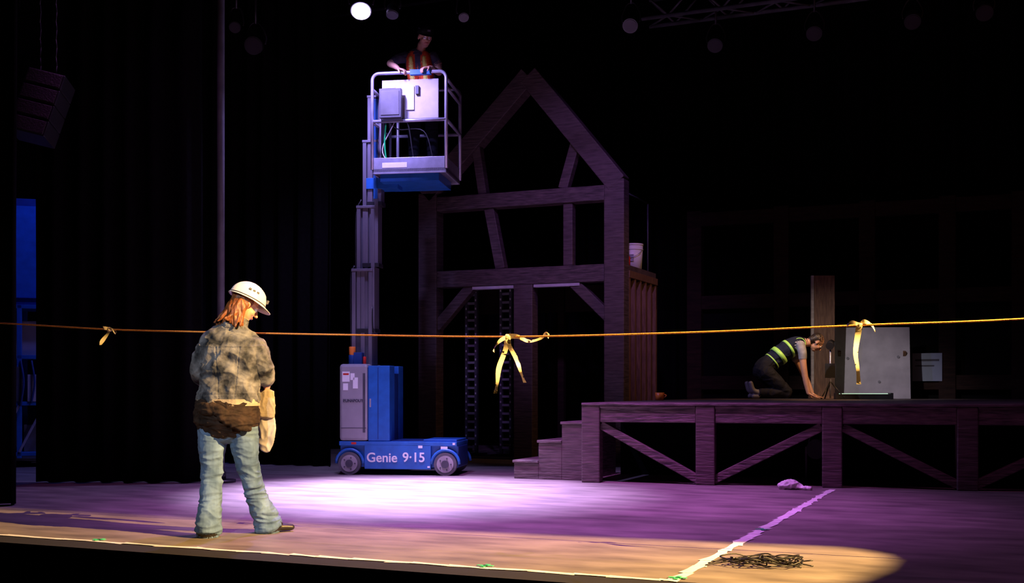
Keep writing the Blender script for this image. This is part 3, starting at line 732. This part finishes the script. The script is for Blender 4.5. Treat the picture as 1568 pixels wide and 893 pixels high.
# ------------------------------------------------------------------ lighting fixtures
def parcan(name, loc, aim, lens='lens', r=.12, ln=.28, hang=None):
    e=empty(name,loc); d=(V(aim)-V(loc)).normalized(); b=MB()
    b.cyl(-d*ln,-d*ln*.35,r*.55,'fixture',28,r2=r); b.cyl(-d*ln*.35,d*0.02,r,'fixture',28)
    b.cyl(-d*(ln+.06),-d*ln,r*.4,'fixture',20)
    b.cyl(d*.016,d*.028,r*.88,lens,28)
    sd=d.cross(V((0,0,1))).normalized(); top=V((0,0,r+.14))-d*ln*.4; c0=-d*ln*.4
    b.tube([c0+sd*(r+.01),c0+sd*(r+.02)+V((0,0,r*.9)),top+sd*.05,top-sd*.05,c0-sd*(r+.02)+V((0,0,r*.9)),c0-sd*(r+.01)],.01,'fixture',seg=6)
    h=hang if hang else .3
    b.cyl(top,top+V((0,0,h)),.015,'fixture'); b.box(top.x-.03,top.x+.03,top.y-.04,top.y+.04,top.z+h-.05,top.z+h+.03,'fixture')
    b.obj('housing',e); return e
parcan('stage_spotlight',(-6.73,11.25,5.30),(-5.6,9.2,2.2),'lamp',.12,.26,.35)
parcan('stage_spotlight',(-6.42,11.42,5.27),(-6.0,10.5,3.5),'lens',.07,.2,.4)
parcan('stage_spotlight',(-8.45,11.6,5.20),(-7.0,8,3.5),'lens',.11,.25,.5)
parcan('stage_spotlight',(-8.65,11.5,5.42),(-7.0,8,3.5),'lens',.07,.2,.4)
parcan('stage_spotlight',(-4.54,14.38,5.76),(-4,11,3),'lens',.1,.25,.5)
parcan('stage_spotlight',(-9.6,9.0,5.3),(-7,7,3),'lens',.1,.25,.5)
parcan('stage_spotlight',(-5.9,12.2,5.4),(-5.2,11,4),'lens',.06,.18,.3)
for y_,z_ in ((11.35,5.95),(14.45,6.5),(9.0,5.95)):
    b=MB(); b.cyl((-13.9,y_,z_),(9.9,y_,z_),.03,'fixture'); 
    for x_ in (-12,-8,-4,0,4,8): b.cyl((x_,y_,z_),(x_,y_,9.46),.008,'fixture',8)
    b.obj('lighting_batten')
b=MB()
for y_ in (16.4,16.8):
    for z_ in (6.5,6.9): b.cyl((-5,y_,z_),(6,y_,z_),.03,'tyre',10)
x_=-5; k=0
while x_<6:
    for y_ in (16.4,16.8): b.cyl((x_,y_,6.5 if k%2 else 6.9),(x_+.4,y_,6.9 if k%2 else 6.5),.015,'tyre',8)
    for z_ in (6.5,6.9): b.cyl((x_,16.4 if k%2 else 16.8,z_),(x_+.4,16.8 if k%2 else 16.4,z_),.015,'tyre',8)
    x_+=.4;k+=1
for x_ in (-4,0,5): b.cyl((x_,16.6,6.9),(x_,16.6,9.46),.015,'fixture')
b.obj('box_truss')
for x_ in (-3.9,-2.5,-1.2,-.3):
    parcan('stage_spotlight',(x_,16.4,5.98),(x_+.4,13,3),'lens',.11,.25,.4)
fl=parcan('floor_spotlight',(-1.95,12.95,.35),(-2.6,11,.5),'lens',.11,.22,.02)
b=MB(); b.cyl((0,.08,-.35),(0,.08,-.33),.15,'fixture'); b.box(-.13,-.11,.05,.11,-.34,.02,'fixture'); b.box(.11,.13,.05,.11,-.34,.02,'fixture'); b.obj('base',fl)
sp=empty('hanging_loudspeaker',(-8.95,8.75,3.85),CR)
b=MB()
Rm=Matrix.Rotation(math.radians(14),4,'Y')@Matrix.Rotation(math.radians(-12),4,'X')
for k in range(4): b.box(-.19,.19,-.16,.16,-.34+k*.17,-.18+k*.17,'fixture',Rm); b.box(-.175,.175,-.175,-.16,-.33+k*.17,-.19+k*.17,'plaster',Rm)
b.obj('cabinet',sp,.01)
b=MB(); 
for x_ in (-.02,.14):
    for k in range(60): b.tube([(x_+ (.012 if k%2 else 0),0,.32+k*.09),(x_+(0 if k%2 else .012),(.01 if k%2 else 0),.42+k*.09)],.005,'dkgrey',seg=5,smooth=False)
b.obj('chains',sp)
rk=empty('scenery_cart',(-11.9,11.3,0),math.radians(40))
b=MB()
for x_ in (-.6,0,.6):
    for y_ in (-.3,.3): b.box(x_-.03,x_+.03,y_-.03,y_+.03,.12,2.1,'blue')
for z_ in (.15,.8,1.4,2.05): b.box(-.63,.63,-.33,.33,z_,z_+.05,'blue')
for k in range(4): b.beam((-.6+.3*k,-.33,.2),(-.3+.3*k,-.33,.8),.03,.03,'steel')
b.obj('frame',rk,.005)
b=MB(); 
for k in range(5): b.box(-.5+k*.2,-.36+k*.2,-.34,-.2,.85,1.2+.05*(k%3),'palegrey' if k%2 else 'dkgrey')
for k in range(4): b.box(-.5+k*.27,-.3+k*.27,-.2,.2,.2,.55+.05*(k%2),'tyre')
for k in range(8): b.tube([(-.5+k*.13,-.34,1.38),(-.46+k*.13,-.38,1.1),(-.5+k*.13,-.36,.75+.04*(k%3))],.014,'label' if k%3==0 else 'bluedark')
b.box(-.55,.5,-.1,.2,2.1,3.5,'bluedark'); b.box(-.5,.3,-.14,-.1,1.45,1.9,'grey'); b.box(-.4,.45,-.13,-.1,2.2,3.4,'blue'); b.obj('stored_gear',rk,.01)
b=MB()
for x_ in (-.5,.5):
    for y_ in (-.25,.25): b.cyl((x_-.02,y_,.06),(x_+.02,y_,.06),.06,'tyre'); b.box(x_-.01,x_+.01,y_-.03,y_+.03,.06,.13,'steel')
b.obj('casters',rk)

# ------------------------------------------------------------------ profile spot with shutters (off right)
L=V((5.0,5.7,6.0)); aim=V((-4.5,6.45,0)); n=(aim-L).normalized(); u=n.cross(V((0,0,1))).normalized(); w=u.cross(n)
outl=[(-.96,7.60),(-2.4,7.46),(-3.9,7.35),(-5.8,7.27),(-7.8,7.21),(-11,7.1),(-15,6.95),(-15,5.45),(-10,5.45),(-6,5.45),(-3,5.45),(-1.5,5.55),(-1.0,5.9),(-.78,6.3),(-.68,6.75),(-.67,7.2),(-.76,7.45)]
ps=empty('profile_spotlight',L); b=MB(); inner=[]; DP=.5
for X in outl:
    d=(V((X[0],X[1],0))-L); inner.append(d*(DP/d.dot(n)))
cen=sum(inner,V())/len(inner)
i=b.mi('fixture'); vi=[b.bm.verts.new(p) for p in inner]
vo=[]
for p in inner:
    q=V(p-cen); ang=math.atan2(q.dot(w),q.dot(u)); vo.append(b.bm.verts.new(n*DP+(u*math.cos(ang)+w*math.sin(ang))*.42))
for k in range(len(vi)):
    j=(k+1)%len(vi); b.bm.faces.new((vi[k],vi[j],vo[j],vo[k])).material_index=i
b.obj('shutters',ps)
b=MB(); N=32
for k in range(N):
    a0=2*math.pi*k/N;a1=2*math.pi*(k+1)/N
    p=lambda a,r,d:n*d+(u*math.cos(a)+w*math.sin(a))*r
    b.quad([p(a0,.42,DP),p(a1,.42,DP),p(a1,.42,-.1),p(a0,.42,-.1)],'fixture')
b.cyl(-n*.1,-n*.5,.42,'fixture',32,r2=.2); b.obj('barrel',ps)
b=MB(); b.cyl((0,0,.40),(0,0,3.45),.02,'fixture'); b.obj('hanger',ps)

def spot(name, loc, aim, power, col, angle, blend=.3, rad=.05):
    l=bpy.data.lights.new(name,'SPOT'); l.energy=power; l.color=col; l.spot_size=math.radians(angle); l.spot_blend=blend; l.shadow_soft_size=rad
    o=bpy.data.objects.new(name,l); scene.collection.objects.link(o); o.location=loc
    o.rotation_euler=(V(aim)-V(loc)).to_track_quat('-Z','Y').to_euler(); return o
spot('warm_profile_lamp', L, aim, 21500, (1,.58,.19), 60, .05, .006)
spot('woman_fill_light', (-1.5,-3.0,6.8), (-4.9,6.56,1.0), 2500, (.93,.94,1.0), 10, .5, .05)  # added narrow fill to brighten the woman's back, not a stage fixture
spot('violet_pool_lamp', (-6.69,11.15,5.14), (-5.5,10.1,0), 13500, (.66,.49,1.0), 50, 1.0, .06)
spot('violet_wide_lamp', (-6.66,11.10,5.16), (-6.0,11.3,1.5), 420, (.42,.33,1.0), 140, .6, .08)
spot('violet_lift_lamp', (-6.0,8.0,6.4), (-6.85,12.2,4.0), 640, (.34,.29,1.0), 18, .7, .1)
spot('violet_base_lamp', (-5.0,8.0,6.4), (-6.9,12.1,.6), 600, (.50,.42,1.0), 20, .7, .1)
spot('magenta_wash_lamp', (-4.2,9.2,8.6), (-4.0,9.5,0), 5600, (.74,.19,.95), 55, 1.0, .2)
spot('magenta_wash_lamp', (-8.0,8.8,7.6), (-7.3,8.9,0), 480, (.66,.20,.85), 50, 1.0, .2)
spot('magenta_wash_lamp', (0.0,8.5,8.6), (-0.4,9.0,0), 380, (.62,.16,.50), 80, 1.0, .2)
spot('violet_set_lamp', (-2.5,7.5,7.5), (-5.2,15.0,3.4), 1300, (.50,.24,1.0), 28, 1.0, .2)
spot('red_back_fill', (1.0,9.0,7.5), (-1.0,18.3,2.0), 60, (1,.42,.30), 50, 1.0, .2)  # added dim fill so the back timbers read faintly brown, invented source
spot('red_rig_fill', (1.5,12.5,5.0), (-1.0,16.6,6.6), 30, (1,.40,.32), 60, 1.0, .1)  # added upward fill giving the truss a faint red tint, invented source
spot('amber_side_lamp', (-1.0,14.0,4.5), (-4.8,15.9,1.6), 110, (1,.50,.20), 50, .7, .1)
spot('amber_work_lamp', (-1.2,14.3,3.7), (-2.4,15.8,1.2), 340, (1,.55,.24), 34, .6, .05)
spot('board_fill_light', (-3.6,12.2,4.8), (-2.2,16.7,1.3), 520, (.88,.78,.84), 28, .8, .05)  # added fill that brightens the primed board, no actual work lamp here
spot('blue_wing_lamp', (-9.9,10.9,5.0), (-11.6,11.2,1.0), 180, (.10,.14,1.0), 80, .6, .1)

wld=bpy.data.worlds.new('dark_theatre'); scene.world=wld; wld.use_nodes=True
wld.node_tree.nodes['Background'].inputs[0].default_value=(.35,.3,.5,1); wld.node_tree.nodes['Background'].inputs[1].default_value=.004
cam=bpy.data.cameras.new('camera'); co=bpy.data.objects.new('camera',cam); scene.collection.objects.link(co)
co.location=(0,0,1.02); co.rotation_euler=(math.pi/2,0,CR); cam.sensor_width=36; cam.lens=40.4; cam.shift_y=.0947; cam.clip_end=100
scene.camera=co
